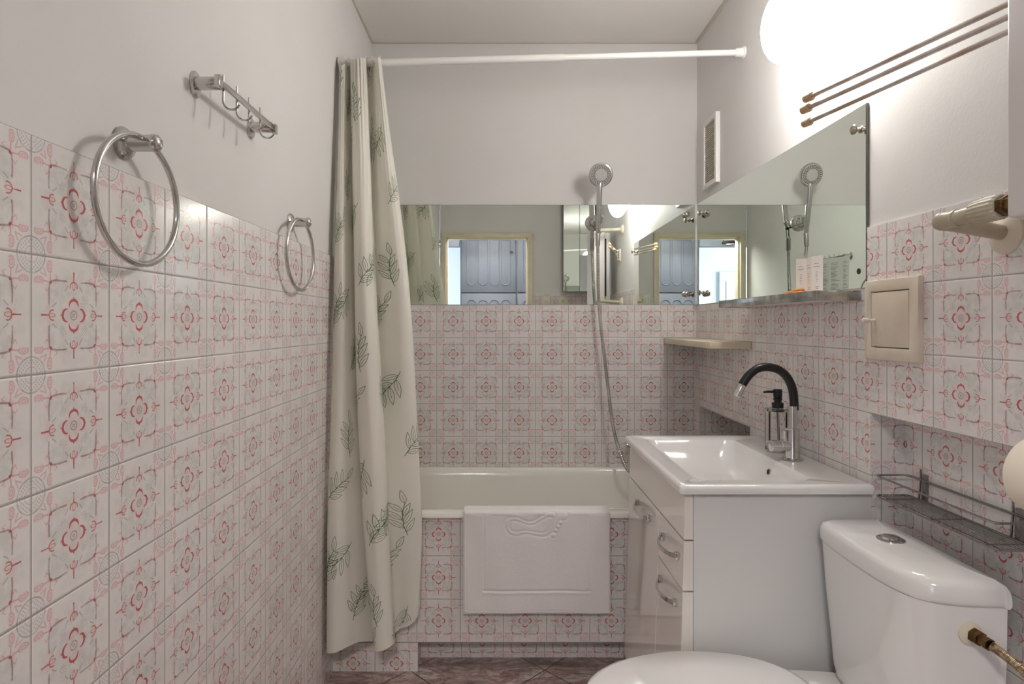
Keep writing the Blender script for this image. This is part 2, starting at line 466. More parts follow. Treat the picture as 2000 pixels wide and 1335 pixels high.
b = MB(); b.box(-2.6, -1.75, -4.3, -4.25, 0, 2.05, .01); b.box(-2.5, -1.85, -4.25, -4.235, .2, .95, .01); b.box(-2.5, -1.85, -4.25, -4.235, 1.1, 1.9, .01)
struct(b, 'door_1', 'hallwhite')
# floor step and tiled apron of the bath
YA = 2.105
b = MB()
wallbox(b, XL, XR, YA, YA+.012, .1, .541, 1, ox=-.1407, oz=.1)
wallbox(b, XL, XR, YA+.012, YA+.08, .1, .112, 1, ox=-.1407, oz=.1)
wallbox(b, -.288, XR, 2.193, 2.205, 0, .1, 1, ox=.0086, oz=-.012)
wallbox(b, XL, -.288, YA, 2.205, 0, .0985, 1, ox=-.1407+.004, oy=2.12, oz=-.0485)
struct(b, 'trim_4', PT)

# ================================================================== BATH
t = thing('bathtub', (.153, 2.43, .1), 'long cream enamel bathtub along the back wall behind a tiled apron', 'bathtub')
b = MB(); y0 = 2.086
def tl(i, z, r): return rr(XL+.002+i*1.25, XR-.002-i*1.35, y0+i*.95, YB-.001-i*.62, r, z, 8)
b.loft([tl(.012, .535, .004), tl(0, .537, .006), tl(0, .549, .006), tl(.004, .555, .008), tl(.016, .5575, .012), tl(.05, .5565, .05), tl(.062, .549, .07), tl(.072, .52, .09),
        tl(.095, .33, .12), tl(.12, .20, .13), tl(.16, .165, .12), tl(.22, .16, .05)], cap0=False)
b.build('tub', 'enamel', t)
b = MB(); b.lathe([(0, .028), (.003, .028), (.004, .02)], (.153, 2.43, .1605), (0, 0, 1)); b.build('drain', 'chrome', t)

# ================================================================== CURTAIN ROD, RINGS AND CURTAIN
R0, R1 = Vector((XL, 2.186, 2.140)), Vector((XP, 2.232, 2.203)); RD = (R1-R0).normalized()
t = thing('curtain_rod', R1, 'white tension rod spanning the room above the bath', 'curtain rod')
b = MB(); b.tube([R0+RD*.01, R0.lerp(R1, .55)], .0130, 16); b.tube([R0.lerp(R1, .5), R1-RD*.02], .0108, 16); b.build('tube', 'plastic', t)
for p, d in ((R0, RD), (R1, -RD)):
    b = MB(); b.lathe([(0, .021), (.006, .021), (.008, .017), (.03, .015), (.034, .0135)], p, d, 20); b.build('end_cap', 'plastic', t)

ctl_top = [(664, 2.20, 124), (663.5, 2.160, 127), (671, 2.150, 127), (679, 2.205, 116), (684, 2.235, 116), (685, 2.190, 117), (690, 2.150, 117), (704, 2.140, 114), (714, 2.165, 116), (716, 2.225, 118), (724, 2.240, 117), (729, 2.19, 114), (736, 2.15, 113), (742, 2.165, 115), (744, 2.205, 118)]
ctl_mid = [(655, 2.12), (654, 2.06), (668, 2.045), (684, 2.075), (694, 2.12), (692, 2.085), (695, 2.04), (712, 2.02), (729, 2.045), (735, 2.09), (738, 2.115), (750, 2.09), (775, 2.065), (793, 2.075), (799, 2.11)]
ctl_low = [(647, 2.045), (641, 2.00), (660, 1.985), (694, 2.02), (713, 2.05), (707, 2.02), (709, 1.985), (730, 1.96), (750, 1.975), (758, 2.01), (754, 2.045), (772, 2.05), (800, 2.045), (820, 2.05), (822, 2.072)]
ctl_bot = [(645, 2.03, 1268), (637.5, 1.985, 1273), (655, 1.965, 1273), (700, 1.99, 1254), (736, 2.035, 1254), (730, 1.99, 1262), (737, 1.945, 1272), (754, 1.935, 1268), (768, 1.955, 1258), (772, 2.01, 1250), (768, 2.045, 1240), (780, 2.055, 1228), (798, 2.045, 1222), (815, 2.05, 1204), (821, 2.072, 1180)]
K = 14
def lvl(ctl, z=None):
    out = []
    for c in ctl:
        X = (c[0]-VX)*c[1]/F; Z = z if z is not None else CZ-(c[2]-VY)*c[1]/F
        out.append(Vector((max(X, XL+.003), c[1], Z)))
    return cr(out, K)
Ls = [lvl(ctl_top), lvl(ctl_mid, 1.33), lvl(ctl_low, .60), lvl(ctl_bot)]
NC = len(Ls[0]); NR = 110
zt = [0, .40, .76, 1.0]
arc = [0.]
for i in range(1, NC): arc.append(arc[-1]+(Ls[3][i]-Ls[3][i-1]).length)
WID = arc[-1]
def csurf(i, t):
    """i: column index (float ok), t: 0 top .. 1 bottom"""
    i0 = min(int(i), NC-2); f = i-i0
    def at(k, c):
        return Ls[k][c]
    def col(c):
        k = 0
        while k < 2 and t > zt[k+1]: k += 1
        s = (t-zt[k])/(zt[k+1]-zt[k])
        P1, P2 = at(k, c), at(k+1, c)
        P0 = at(k-1, c) if k > 0 else P1-(P2-P1); P3 = at(k+2, c) if k < 2 else P2+(P2-P1)
        # tangents scaled for uneven level spacing
        h = zt[k+1]-zt[k]
        m1 = (P2-P0)*(h/((zt[k+1]-zt[k-1]) if k > 0 else 2*h)); m2 = (P3-P1)*(h/((zt[k+2]-zt[k]) if k < 2 else 2*h))
        s2, s3 = s*s, s**3
        p = (2*s3-3*s2+1)*P1+(s3-2*s2+s)*m1+(-2*s3+3*s2)*P2+(s3-s2)*m2
        p.x = max(p.x, XL+.002)
        return p
    p = col(i0).lerp(col(i0+1), f)
    a = .0075*math.exp(-t/.09)
    p.y += a*math.sin(i*1.05)
    p.x += .35*a*math.cos(i*1.05)
    p.x += .0016*math.sin(t*13+i*.05); p.y += .003*math.sin(t*9+i*.11)*min(1, t*3)
    if p.z < .62: p.y = min(p.y, 2.078)
    p.x = max(p.x, XL+.002)
    return p
b = MB()
grid = [[csurf(i, r/NR) for i in range(NC)] for r in range(NR+1)]
for row in grid: b.v += row
for r in range(NR):
    for i in range(NC-1): b.face((r*NC+i, r*NC+i+1, (r+1)*NC+i+1, (r+1)*NC+i))
b.m = 1
HT = 2.03
def colat(u):
    for i in range(NC-1):
        if arc[i+1] >= u: return i+(u-arc[i])/(arc[i+1]-arc[i])
    return NC-1.001
def cmap(u, v):
    """cloth metres (u across, v down) to surface point and normal"""
    i = colat(max(0, min(WID, u))); tt = max(0, min(1, v/HT))
    p = csurf(i, tt)
    q = csurf(min(i+.5, NC-1.01), tt)-csurf(max(i-.5, 0), tt); r_ = csurf(i, min(1, tt+.004))-csurf(i, max(0, tt-.004))
    n = q.cross(r_); n.normalize()
    return p, n
def stroke(pts, wd):
    # drop strokes that leave the cloth
    segs = [p for p in pts if .004 < p[0] < WID-.004 and .02 < p[1] < HT-.012]
    if len(segs) < len(pts): pts = segs
    if len(pts) < 2: return
    for sgn in (1, -1):
        n0 = len(b.v)
        for k, p in enumerate(pts):
            a = pts[max(k-1, 0)]; c = pts[min(k+1, len(pts)-1)]
            dx, dy = c[0]-a[0], c[1]-a[1]; L = math.hypot(dx, dy) or 1
            ox, oy = -dy/L*wd/2, dx/L*wd/2
            for s_ in (1, -1):
                P, N = cmap(p[0]+ox*s_, p[1]+oy*s_); b.v.append(P+N*.0007*sgn)
        for k in range(len(pts)-1): b.face((n0+2*k, n0+2*k+1, n0+2*k+3, n0+2*k+2))
def leaf(bx, by, ang, L, W):
    ca, sa = math.cos(ang), math.sin(ang)
    for s_ in (1, -1):
        pts = []
        for k in range(9):
            q = k/8; x = q*L; y = s_*W*math.sin(PI*q**.8)*(.5)
            pts.append((bx+x*ca-y*sa, by+x*sa+y*ca))
        stroke(pts, .0015)
    stroke([(bx+ca*L*q, by+sa*L*q) for q in (0, .2, .4, .62)], .0012)
def sprig(u, v, ang, S):
    st = []
    for k in range(9):
        q = k/8; a = ang+.35*(q-.5); st.append((u+math.cos(a)*S*q, v+math.sin(a)*S*q))
    stroke(st, .0019)
    for k, (q, side, L) in enumerate(((.18, 1, .48), (.28, -1, .50), (.42, 1, .52), (.52, -1, .50), (.66, 1, .44), (.76, -1, .42), (1., 0, .40))):
        p = st[min(8, int(q*8))]; leaf(p[0], p[1], ang+side*(.72-.1*q), S*L, S*.135)
k = 0; v = .10; row = 0
while v < HT+.1:
    u = .05+(.10 if row % 2 else 0)
    while u < WID:
        kind = (row+k) % 3
        sprig(u, v, (-PI/2, 2.1, -PI/2+.5)[kind]+random.uniform(-.25, .25), random.uniform(.105, .125))
        u += .205; k += 1
    v += .142; row += 1; k += 1
o = b.build('shower_curtain', ['cloth', 'green'], smooth=180)
tag(o, 'cream shower curtain with green leaf outlines bunched against the left wall', 'shower curtain')
for k, i in enumerate((9, 40, 62, 88, 112, 150, 176)):
    p = csurf(i, 0); s_ = (p.x-R0.x)/(R1.x-R0.x); c = R0.lerp(R1, s_)
    b = MB(); ring = []
    c2 = Vector((p.x, c.y, (c.z+.0165+p.z-.004)/2-.0005)); rz = max(.019, (c.z+.0165-(p.z-.012))/2)
    b.tube([Vector((c2.x, c.y+.0195*math.cos(a), c.z+.0035+.0195*math.sin(a))) for a in [2*PI*j/20 for j in range(20)]], .0012, 6, closed=True)
    tag(b.build('curtain_ring', 'plastic'), 'thin white ring holding the leaf curtain on the rod', 'curtain ring', 'rings of the shower curtain')

# ================================================================== TOWEL RINGS, HOOK RAIL (left wall)
def towel_ring(Y, z, xw, label, yaw=0.):
    t = thing('towel_ring', (xw, Y, z), label, 'towel ring', 'towel rings on the left wall')
    b = MB(); b.lathe([(0, .0245), (.004, .0255), (.009, .022), (.012, .014), (.013, .0108)], (xw, Y, z), (1, 0, 0)); b.build('base', 'chrome', t)
    b = MB(); b.lathe([(.010, .0128), (.012, .0128), (.046, .0128), (.047, .0135), (.051, .0142), (.056, .0125), (.060, .007), (.0605, .0005)], (xw, Y, z), (1, 0, 0)); b.build('post', 'chrome', t)
    b = MB(); c = Vector((xw+.0345, Y-.012, z-.0915)); R = .0975
    b.tube([c+Vector((math.sin(yaw)*R*math.cos(a), R*math.cos(a), R*math.sin(a))) for a in [2*PI*j/72 for j in range(72)]], .0050, 12, closed=True)
    b.build('ring', 'chrome', t)
towel_ring(.944, 1.4845, XL-TT, 'big chrome towel ring left of the hook rail, nearest the camera on the left wall', .05)
towel_ring(1.692, 1.4865, XL-TT, 'chrome towel ring on the left wall close to the shower curtain', .05)
xw = XL-TT; zh = 1.6635
t = thing('hook_rail', (xw, 1.29, zh), 'chrome rail with four small hooks above the tiles on the left wall', 'hook rail')
for Y in (1.166, 1.425):
    b = MB(); b.loft([[Vector((xw+h, Y+ry*math.cos(a), zh+rz*math.sin(a))) for a in [2*PI*j/28 for j in range(28)]] for h, ry, rz in ((0, .019, .026), (.003, .019, .026), (.006, .016, .023), (.007, .001, .001))]); b.build('mounting_plate', 'chrome', t)
    b = MB(); b.lathe([(.004, .0125), (.050, .0125), (.052, .011), (.0525, .0005)], (xw, Y, zh+.002), (1, 0, 0)); b.build('post', 'chrome', t)
b = MB(); b.box(xw+.051, xw+.056, 1.148, 1.444, zh-.005, zh+.008, .0015); b.box(xw+.047, xw+.058, 1.146, 1.160, zh-.010, zh+.013, .002); b.box(xw+.047, xw+.058, 1.432, 1.446, zh-.010, zh+.013, .002)
b.build('bar', 'chrome', t)
for Y in (1.183, 1.243, 1.303, 1.363):
    b = MB(); x0 = xw+.0480
    pts = [(x0, Y, zh+.026), (x0, Y, zh+.006), (x0, Y, zh-.024)]+[(x0+.0165-.0165*math.cos(a), Y, zh-.026-.0165*math.sin(a)) for a in [PI*.86*j/12 for j in range(1, 13)]]
    b.tube(pts, [.002, .0021]+[.0022]*(len(pts)-3)+[.0026], 8); b.build('hook', 'chrome', t)

# ================================================================== MIRRORS
t = thing('wall_mirror', (.15, YB, 1.2916), 'long low mirror on the back wall above the bath tiles', 'mirror')
b = MB(); b.m = 0; ym = YB-.001
b.quad([(XL+.02, ym-.001, 1.2926), (XR-.006, ym-.001, 1.2926), (XR-.006, ym-.001, 1.7452), (XL+.02, ym-.001, 1.7452)])
b.m = 1; b.box(XL+.0185, XR-.0045, ym-.0005, YB+TT, 1.2916, 1.7462)
b.build('glass', ['mirror', 'mirredge'], t, smooth=0)
def knob(p, d, parent):
    b = MB(); b.lathe([(0, .009), (.002, .009), (.004, .005), (.012, .0045), (.014, .011), (.019, .0125), (.022, .009), (.0225, .0005)], p, d, 20); b.build('knob', 'nickel', parent)
knob((.843, ym-.001, 1.700), (0, -1, 0), t); knob((.841, ym-.001, 1.341), (0, -1, 0), t)
xm = XR-.0005
t2 = thing('wall_mirror', (xm, 2.1, 1.2916), 'mirror on the right wall above the washbasin with nickel knobs', 'mirror')
b = MB(); b.m = 0; YE = 1.4745; YG = YB-.0065
b.quad([(xm-.001, YE+.001, 1.2926), (xm-.001, YG, 1.2926), (xm-.001, YG, 1.7452), (xm-.001, YE+.001, 1.7402)])
b.m = 1; b.loft([[(xm, YE, 1.2916), (xm, YG, 1.2916), (xm, YG, 1.746), (xm, YE, 1.741)], [(XP-.001, YE, 1.2916), (XP-.001, YG, 1.2916), (XP-.001, YG, 1.746), (XP-.001, YE, 1.741)]])
b.build('glass', ['mirror', 'mirredge'], t2, smooth=0)
b = MB(); b.box(XR-.0055, XR-.0015, YB-.006, YB-.002, 1.2916, 1.746); b.build('corner_bead', 'plastic', t2)
knob((xm-.001, 2.66, 1.692), (-1, 0, 0), t2); knob((xm-.001, 2.66, 1.341), (-1, 0, 0), t2); knob((xm-.001, 1.497, 1.683), (-1, 0, 0), t2)
b = MB(); b.lathe([(0, .0075), (.0012, .007), (.0013, .0005)], (xm-.001, 1.505, 1.3345), (-1, 0, 0), 16); b.build('screw_hole', 'darkhole', t2)

# mirrored shelf under it
t = thing('mirror_shelf', (.833, 1.84, 1.262), 'narrow mirrored shelf with worn silver edges below the right mirror', 'shelf')
b = MB(); b.box(.780, xm-.0015, 1.500, 2.154, 1.264, 1.284, .001); b.build('board', 'plastic', t)
b = MB(); b.box(.7755, .780, 1.4955, 2.157, 1.2615, 1.2865, .0006); b.box(.780, xm-.0015, 1.4955, 1.4995, 1.2615, 1.2865, .0006); b.box(.780, xm-.0015, 2.1545, 2.157, 1.2615, 1.2865, .0006)
b.build('edge_strip', 'glassedge', t)
b = MB(); b.box(.7815, xm-.002, 1.501, 2.153, 1.2843, 1.2868); b.build('top_glass', 'mirror', t, smooth=0)

# leaflet and orange piece on the shelf
b = MB(); b.m = 0; zb = 1.2872
ys = [1.607, 1.652, 1.699, 1.7465]; xs = [.853, .846, .856, .850]; zt_ = [1.3865, 1.387, 1.388, 1.3905]
for k in range(3):
    b.loft([[(xs[k], ys[k], zb), (xs[k+1], ys[k+1], zb), (xs[k+1], ys[k+1], zt_[k+1]), (xs[k], ys[k], zt_[k])], [(xs[k]+.0006, ys[k], zb), (xs[k+1]+.0006, ys[k+1], zb), (xs[k+1]+.0006, ys[k+1], zt_[k+1]), (xs[k]+.0006, ys[k], zt_[k])]])
b.m = 1
def inkline(k, q0, q1, z, side, h=.0011):
    pa = Vector((xs[k], ys[k], 0)).lerp(Vector((xs[k+1], ys[k+1], 0)), q0); pb = Vector((xs[k], ys[k], 0)).lerp(Vector((xs[k+1], ys[k+1], 0)), q1)
    dx = -.0004 if side < 0 else .0010
    b.quad([(pa.x+dx, pa.y, z), (pb.x+dx, pb.y, z), (pb.x+dx, pb.y, z+h), (pa.x+dx, pa.y, z+h)])
for k in range(3):
    for z, q0, q1 in ((1.366, .35, .72), (1.358, .25, .8), (1.343, .42, .56), (1.338, .45, .58), (1.333, .42, .62), (1.327, .46, .6), (1.322, .4, .56), (1.317, .45, .55), (1.303, .35, .65), (1.299, .4, .6)):
        inkline(k, q0, q1, z, -1)
    z = 1.372
    while z > 1.297:
        L = random.uniform(.35, .7); inkline(k, .85-L, .85, z, 1, .0009); z -= random.choice((.0035, .0035, .007))
o = b.build('leaflet', ['card', 'ink'], smooth=0)
tag(o, 'white three-fold printed leaflet standing on the mirrored shelf', 'leaflet')
b = MB(); b.loft([[Vector((.822+.016*r_*math.sin(a)*(1+.25*math.sin(3*a)), 1.70+.062*r_*math.cos(a)*(1+.12*math.sin(5*a)), 1.2872+h)) for a in [2*PI*j/40 for j in range(40)]] for r_, h in ((.95, 0), (1, .003), (.95, .006), (.5, .0085), (.01, .009))])
b.box(.812, .830, 1.655, 1.690, 1.2945, 1.3000, .002)
tag(b.build('orange_holder', 'orange'), 'small flat orange object lying on the mirrored shelf beside the leaflet', 'trinket')

# ================================================================== VENT, LAMP, SWING RAIL, PANEL, RADIATOR (right wall)
def frame(b, x0, x1, y0, y1, z0, z1, wn, wf, wb, wt, r=.003):
    '''one closed picture frame lying on a wall that faces -X'''
    O = lambda i, x: [Vector((x, y0+i, z0+i)), Vector((x, y1-i, z0+i)), Vector((x, y1-i, z1-i)), Vector((x, y0+i, z1-i))]
    I = lambda i, x: [Vector((x, y0+wn-i, z0+wb-i)), Vector((x, y1-wf+i, z0+wb-i)), Vector((x, y1-wf+i, z1-wt+i)), Vector((x, y0+wn-i, z1-wt+i))]
    b.loft([O(0, x1), O(0, x0+r), O(r*.3, x0+r*.3), O(r, x0), I(r, x0), I(r*.3, x0+r*.3), I(0, x0+r), I(0, x1)], cap0=False, cap1=False)
t = thing('air_vent', (XP, 2.56, 1.93), 'white framed air vent with fine slats high on the right wall near the corner', 'air vent')
b = MB(); x0, x1 = XP-.018, XP; ya, yb, za, zb2 = 2.478, 2.640, 1.785, 2.073
frame(b, x0, x1, ya, yb, za, zb2, .020, .020, .020, .020)
b.build('frame', 'plastic', t)
b = MB(); n = 30
b.box(XP-.004, XP-.002, ya+.018, yb-.018, za+.018, zb2-.018)
for k in range(n):
    z = za+.022+(zb2-za-.046)*k/(n-1); b.box(XP-.014, XP-.004, ya+.019, yb-.019, z, z+.0035)
b.build('grille', 'ventdark', t)

LX, LY, LZ = .757, 1.596, 1.995
t = thing('wall_lamp', (XP, LY, LZ), 'round opal glass wall lamp glowing white high on the right wall', 'wall lamp')
b = MB(); b.lathe([(0, .062), (.060, .060), (.066, .057), (.076, .05)], (XP, LY-.004, LZ+.004), (-1, 0, 0), 36); b.build('base', 'plastic', t)
b = MB(); b.ell((LX, LY, LZ), .0600, .100, .101, 32, 18); b.build('globe', 'globe', t, smooth=180)

t = thing('swing_towel_rail', (XP, .985, 1.72), 'three thin steel swing arms with beige tips fanned under the wall lamp', 'towel rail')
b = MB(); b.box(XP-.012, XP, .965, 1.005, 1.675, 1.765, .003); b.tube([(XP-.025, .985, 1.685), (XP-.025, .985, 1.757)], .006, 12)
b.box(XP-.03, XP-.01, .977, .993, 1.684, 1.692, .002); b.box(XP-.03, XP-.01, .977, .993, 1.75, 1.758, .002); b.build('bracket', 'creamplastic', t)
piv = (XP-.027, .985)
for (tx, ty), Y, zz in (((1570, 195), 1.458, 1.744), ((1565, 217), 1.470, 1.722), ((1568, 243), 1.505, 1.698)):
    tip = px(tx, ty, Y); a = Vector((piv[0], piv[1], zz)); d = (tip-a).normalized()
    b = MB(); b.tube([a, tip-d*.01], .0052, 12); b.ell(a, .008, .008, .007, 12, 8); arm = b.build('arm', 'rodsteel', t)
    b = MB(); b.tube([tip-d*.028, tip-d*.026, tip-d*.004, tip], [.0080, .0100, .0092, .0045], 14); b.build('tip', 'beige', arm)

t = thing('access_panel', (XR, 1.37, 1.12), 'small cream inspection hatch with a knob set in the right wall tiles', 'hatch')
y0, y1, z0, z1 = 1.276, 1.464, 1.121, 1.306
b = MB(); xo = XR-.012
frame(b, xo, XR, y0, y1, z0, z1, .030, .025, .028, .027)
b.m = 1; b.box(XR-.003, XR-.001, y0+.02, y1-.02, z0+.02, z1-.02)
b.build('frame', ['panel', 'darkhole'], t)
b = MB(); b.box(xo+.001, XR-.002, y0+.032, y1-.0265, z0+.030, z1-.0285, .0015); d = b.build('door', 'panel', t)
b = MB(); b.lathe([(0, .0045), (.008, .0035), (.013, .003), (.016, .006), (.026, .0065), (.029, .003), (.0292, .0003)], (xo+.001, 1.425, 1.212), (-1, .1, 0), 14); b.build('knob', 'creamplastic', d)

t = thing('radiator', (.76, .70, 1.34), 'white slim upright radiator at the right edge with cream pipe fittings', 'radiator')
b = MB(); b.box(.7140, .80, .50, .858, 1.352, 1.93, .006, 3); b.box(.80, .845, .52, .84, 1.37, 1.91, .012, 3)
b.build('body', 'radiator', t)
b = MB(); b.box(.80, .812, .852, .8595, 1.42, 1.86, .002); b.build('slot', 'darkhole', t)
for zz in (1.376, 1.90):
    top = zz > 1.5; fl = 1.362 if not top else 1.90
    wp = Vector((XR if not top else XP, 1.066, fl)); el = Vector((.744, 1.022, zz))
    b = MB(); b.lathe([(0, .036), (.004, .036), (.010, .030), (.014, .018), (.016, .0145)], wp, (-1, 0, 0), 28); b.build('flange', 'creamplastic', t)
    b = MB(); dd = (wp-el).normalized()
    b.tube([wp, el+dd*.03, el+dd*.012, el, el+Vector((0, -.012, 0)), el+Vector((0, -.03, 0)), (.744, .945, zz+.002)], [.0135, .0135, .0145, .0150, .0145, .0125, .0125], 18)
    b.ell(el, .0155, .0155, .0155, 16, 10); b.tube([(.744, .992, zz), (.744, .986, zz)], .0145, 18); b.build('pipe', 'pipe', t)
    b = MB(); n = 36; loops = []
    for y, r in ((.955, .0125), (.950, .0165), (.925, .0185), (.903, .0185), (.898, .0165)):
        loops.append([Vector((.744+(r+(.0009 if j % 2 else 0))*math.cos(2*PI*j/n), y, zz+.002+(r+(.0009 if j % 2 else 0))*math.sin(2*PI*j/n))) for j in range(n)])
    b.loft(loops); b.build('valve', 'pipe', t, smooth=20)
    b = MB(); b.lathe([(0, .0155), (.012, .0155), (.013, .013), (.026, .013), (.027, .015), (.044, .015)], (.744, .899, zz+.002), (0, -1, 0), 6); b.build('nut', 'brass', t, smooth=0)

# ================================================================== CORNER SHELF
b = MB(); b.box(.742, XR-.0005, 2.151, YB-.0005, 1.1165, 1.1405, .002)
tag(b.build('corner_shelf', 'cream'), 'cream wooden shelf board in the corner over the bath below the mirrors', 'shelf')

# ================================================================== SHOWER
bx = .420
t = thing('shower_holder', (bx, YB, 1.66), 'chrome wall holder fixed on the back mirror for the hand shower', 'shower holder')
b = MB(); b.lathe([(0, .036), (.006, .037), (.014, .033), (.020, .022), (.045, .016), (.062, .014), (.065, .0005)], (bx, ym-.001, 1.663), (0, -1, 0), 32); b.build('flange', 'chrome', t)
b = MB(); b.tube([(bx+.002, ym-.056, 1.663), (bx+.010, ym-.078, 1.668)], [.015, .016], 18)
b.lathe([(-.018, .0125), (-.014, .019), (.012, .0195), (.017, .013)], (bx+.012, ym-.083, 1.668), (.12, -.18, 1), 22); b.build('cradle', 'chrome', t)
t = thing('hand_shower', (.43, 2.66, 1.67), 'round chrome hand shower clipped in the holder with a hanging steel hose', 'shower')
hb = Vector((.4290, 2.677, 1.600)); ht = Vector((.4305, 2.640, 1.795)); hd = Vector((.4335, 2.628, 1.850))
b = MB(); b.tube(cr([hb, hb.lerp(ht, .35), ht, hd+Vector((0, .014, -.02))], 6), [.0095+.0035*min(1, k/14) for k in range(19)], 18); b.build('handle', 'chrome', t)
ax = Vector((-.10, -1, -.32)).normalized()
b = MB(); b.lathe([(-.028, .012), (-.022, .030), (-.008, .049), (.002, .052), (.008, .050), (.010, .046)], hd, ax, 40); b.build('head', 'chrome', t)
b = MB(); b.m = 0; b.lathe([(.008, .0455), (.0115, .045), (.0118, .0245)], hd, ax, 40); b.lathe([(.0116, .0245), (.0138, .0235), (.0142, .0005)], hd, ax, 32)
b.m = 1; up = Vector((0, 0, 1)); up = (up-ax*up.dot(ax)).normalized(); sd = ax.cross(up)
for R_, n in ((.029, 24), (.0345, 24), (.040, 30)):
    for j in range(n):
        a = 2*PI*(j+.5*(R_ == .0345))/n; c = hd+(up*math.cos(a)+sd*math.sin(a))*R_; b.lathe([(.0112, .0026), (.0136, .0022), (.0137, .0002)], c, ax, 6)
b.build('spray_face', ['spray', 'ink'], t)
hp = [px(x, y, Y) for x, y, Y in ((1167.5, 478, 2.675), (1168, 520, 2.685), (1169, 580, 2.70), (1174, 640, 2.70), (1181, 700, 2.70), (1189, 770, 2.69), (1198, 835, 2.68), (1210, 880, 2.66), (1225, 916, 2.63), (1245, 922, 2.62), (1262, 905, 2.63))]
hp = cr(hp, 40); b = MB()
b.tube(hp, [.0072+.0006*math.sin(k*1.5) for k in range(len(hp))], 10)
b.tube([hb+Vector((0, 0, .006)), hp[0], hp[4]], [.0105, .0105, .009], 14); b.build('hose', 'steel', t, smooth=60)
t = thing('bath_mixer', (.62, 2.75, .66), 'chrome bath mixer on the back wall hidden behind the washbasin', 'tap')
b = MB(); b.tube([(.56, 2.71, .66), (.72, 2.71, .66)], .02, 18); b.tube([(.60, 2.71, .66), (.60, 2.762, .66)], .014, 14); b.tube([(.68, 2.71, .66), (.68, 2.762, .66)], .014, 14); b.tube([(.64, 2.70, .65), (.64, 2.63, .62)], .012, 12); b.build('body', 'chrome', t)
b = MB(); b.tube([hp[-1], (.64, 2.66, .62)], .01, 10); b.build('hose_nut', 'chrome', t)

# ================================================================== VANITY, BASIN, TAP, DISPENSER
VY0, VY1, YD = 1.452, 2.068, 1.682
t = thing('vanity_cabinet', (.66, 1.76, .07), 'white glossy vanity cabinet with chrome bow handles under the washbasin', 'cabinet')
b = MB(); b.box(.462, XR-.002, VY0, VY0+.016, .07, .800, .001); b.box(.462, XR-.002, VY1-.016, VY1, .07, .800, .001); b.box(XR-.012, XR-.002, VY0+.016, VY1-.016, .07, .70); b.box(.4625, XR-.012, VY0+.016, VY1-.016, .07, .086); b.box(.4625, XR-.012, YD-.008, YD+.008, .086, .66); b.box(.4625, XR-.012, VY0+.016, YD-.008, .556, .566); b.box(.50, XR-.03, VY0+.02, VY1-.02, 0, .07); b.build('body', 'matte', t)
def fx(z): return .441-.020*((.80-z)/.72)**1.2       # slightly bowed front
def front(name, y0, y1, z0, z1):
    b = MB(); n = 8; loops = []
    prof = [(fx(z0+(z1-z0)*k/n), z0+(z1-z0)*k/n) for k in range(n+1)]
    for y, ins in ((y0, .0015), (y0+.0015, 0), (y1-.0015, 0), (y1, .0015)):
        L = [Vector((x+ins, y, z)) for x, z in prof]+[Vector((.4605, y, z1)), Vector((.4605, y, z0))]
        loops.append(L)
    b.loft(loops); return b.build(name, 'gloss', t, smooth=25)
def handle(y0, y1, z, parent):
    b = MB(); x = fx(z); loops = []; N = 14
    for k in range(N+1):
        q = k/N; y = y0+(y1-y0)*q; dx = .026*math.sin(PI*q)**.7; hw = .0055+.0035*abs(2*q-1)**1.5; zc = z-.0035*math.sin(PI*q)
        th = .005
        loops.append([Vector((x-dx, y, zc-hw)), Vector((x-dx, y, zc+hw)), Vector((x-dx+(-th if dx > th else -.003), y, zc+hw*.75)), Vector((x-dx+(-th if dx > th else -.003), y, zc-hw*.75))])
    b.loft(loops)
    for y in (y0+.004, y1-.004): b.box(x-.011, x+.001, y-.007, y+.007, z-.0085, z+.0085, .0015)
    b.build('handle', 'chrome', parent, smooth=50)
front('top_panel', VY0, VY1, .688, .7995)
YD = 1.682
d = front('door', YD+.0015, VY1, .082, .684); handle(1.765, 1.930, .638, d)
d = front('drawer', VY0, YD-.0015, .5655, .684); handle(1.488, 1.632, .6345, d)
d = front('drawer', VY0, YD-.0015, .082, .562); handle(1.494, 1.640, .517, d)

t = thing('washbasin', (.66, 1.76, .80), 'white ceramic washbasin with a wide rectangular bowl on the vanity', 'washbasin')
b = MB(); X0, X1, Y0, Y1 = .4225, XR-.0008, 1.430, 2.082
def bl(i, z, r): return rr(X0+i, X1-i, Y0+i, Y1-i, r, z, 6)
bowl = [(.480, .770, 1.487, 2.018, .03, .8215), (.484, .766, 1.491, 2.013, .03, .817), (.492, .762, 1.497, 2.004, .035, .80), (.52, .750, 1.515, 1.975, .05, .755), (.565, .725, 1.56, 1.92, .06, .728), (.62, .68, 1.70, 1.80, .02, .722)]
b.loft([bl(.012, .8005, .006), bl(.002, .802, .01), bl(0, .808, .012), bl(.0005, .816, .012), bl(.004, .8215, .012), bl(.009, .8235, .012), bl(.016, .823, .015)]+[rr(*q, 6) for q in bowl], cap0=False)
b.build('basin', 'ceramic', t)
b = MB(); c = Vector((.7580, 1.715, .786)); b.lathe([(0, .0095), (.002, .009), (.0022, .0075)], c, (-1, 0, .2), 20); b.m = 1; b.lathe([(.0015, .0076), (.0026, .0075)], c, (-1, 0, .2), 20); b.build('overflow', ['chrome', 'darkhole'], t)
b = MB(); b.lathe([(0, .022), (.003, .021), (.004, .012), (.007, .010)], (.65, 1.75, .7225), (0, 0, 1), 24); b.build('drain', 'chrome', t)

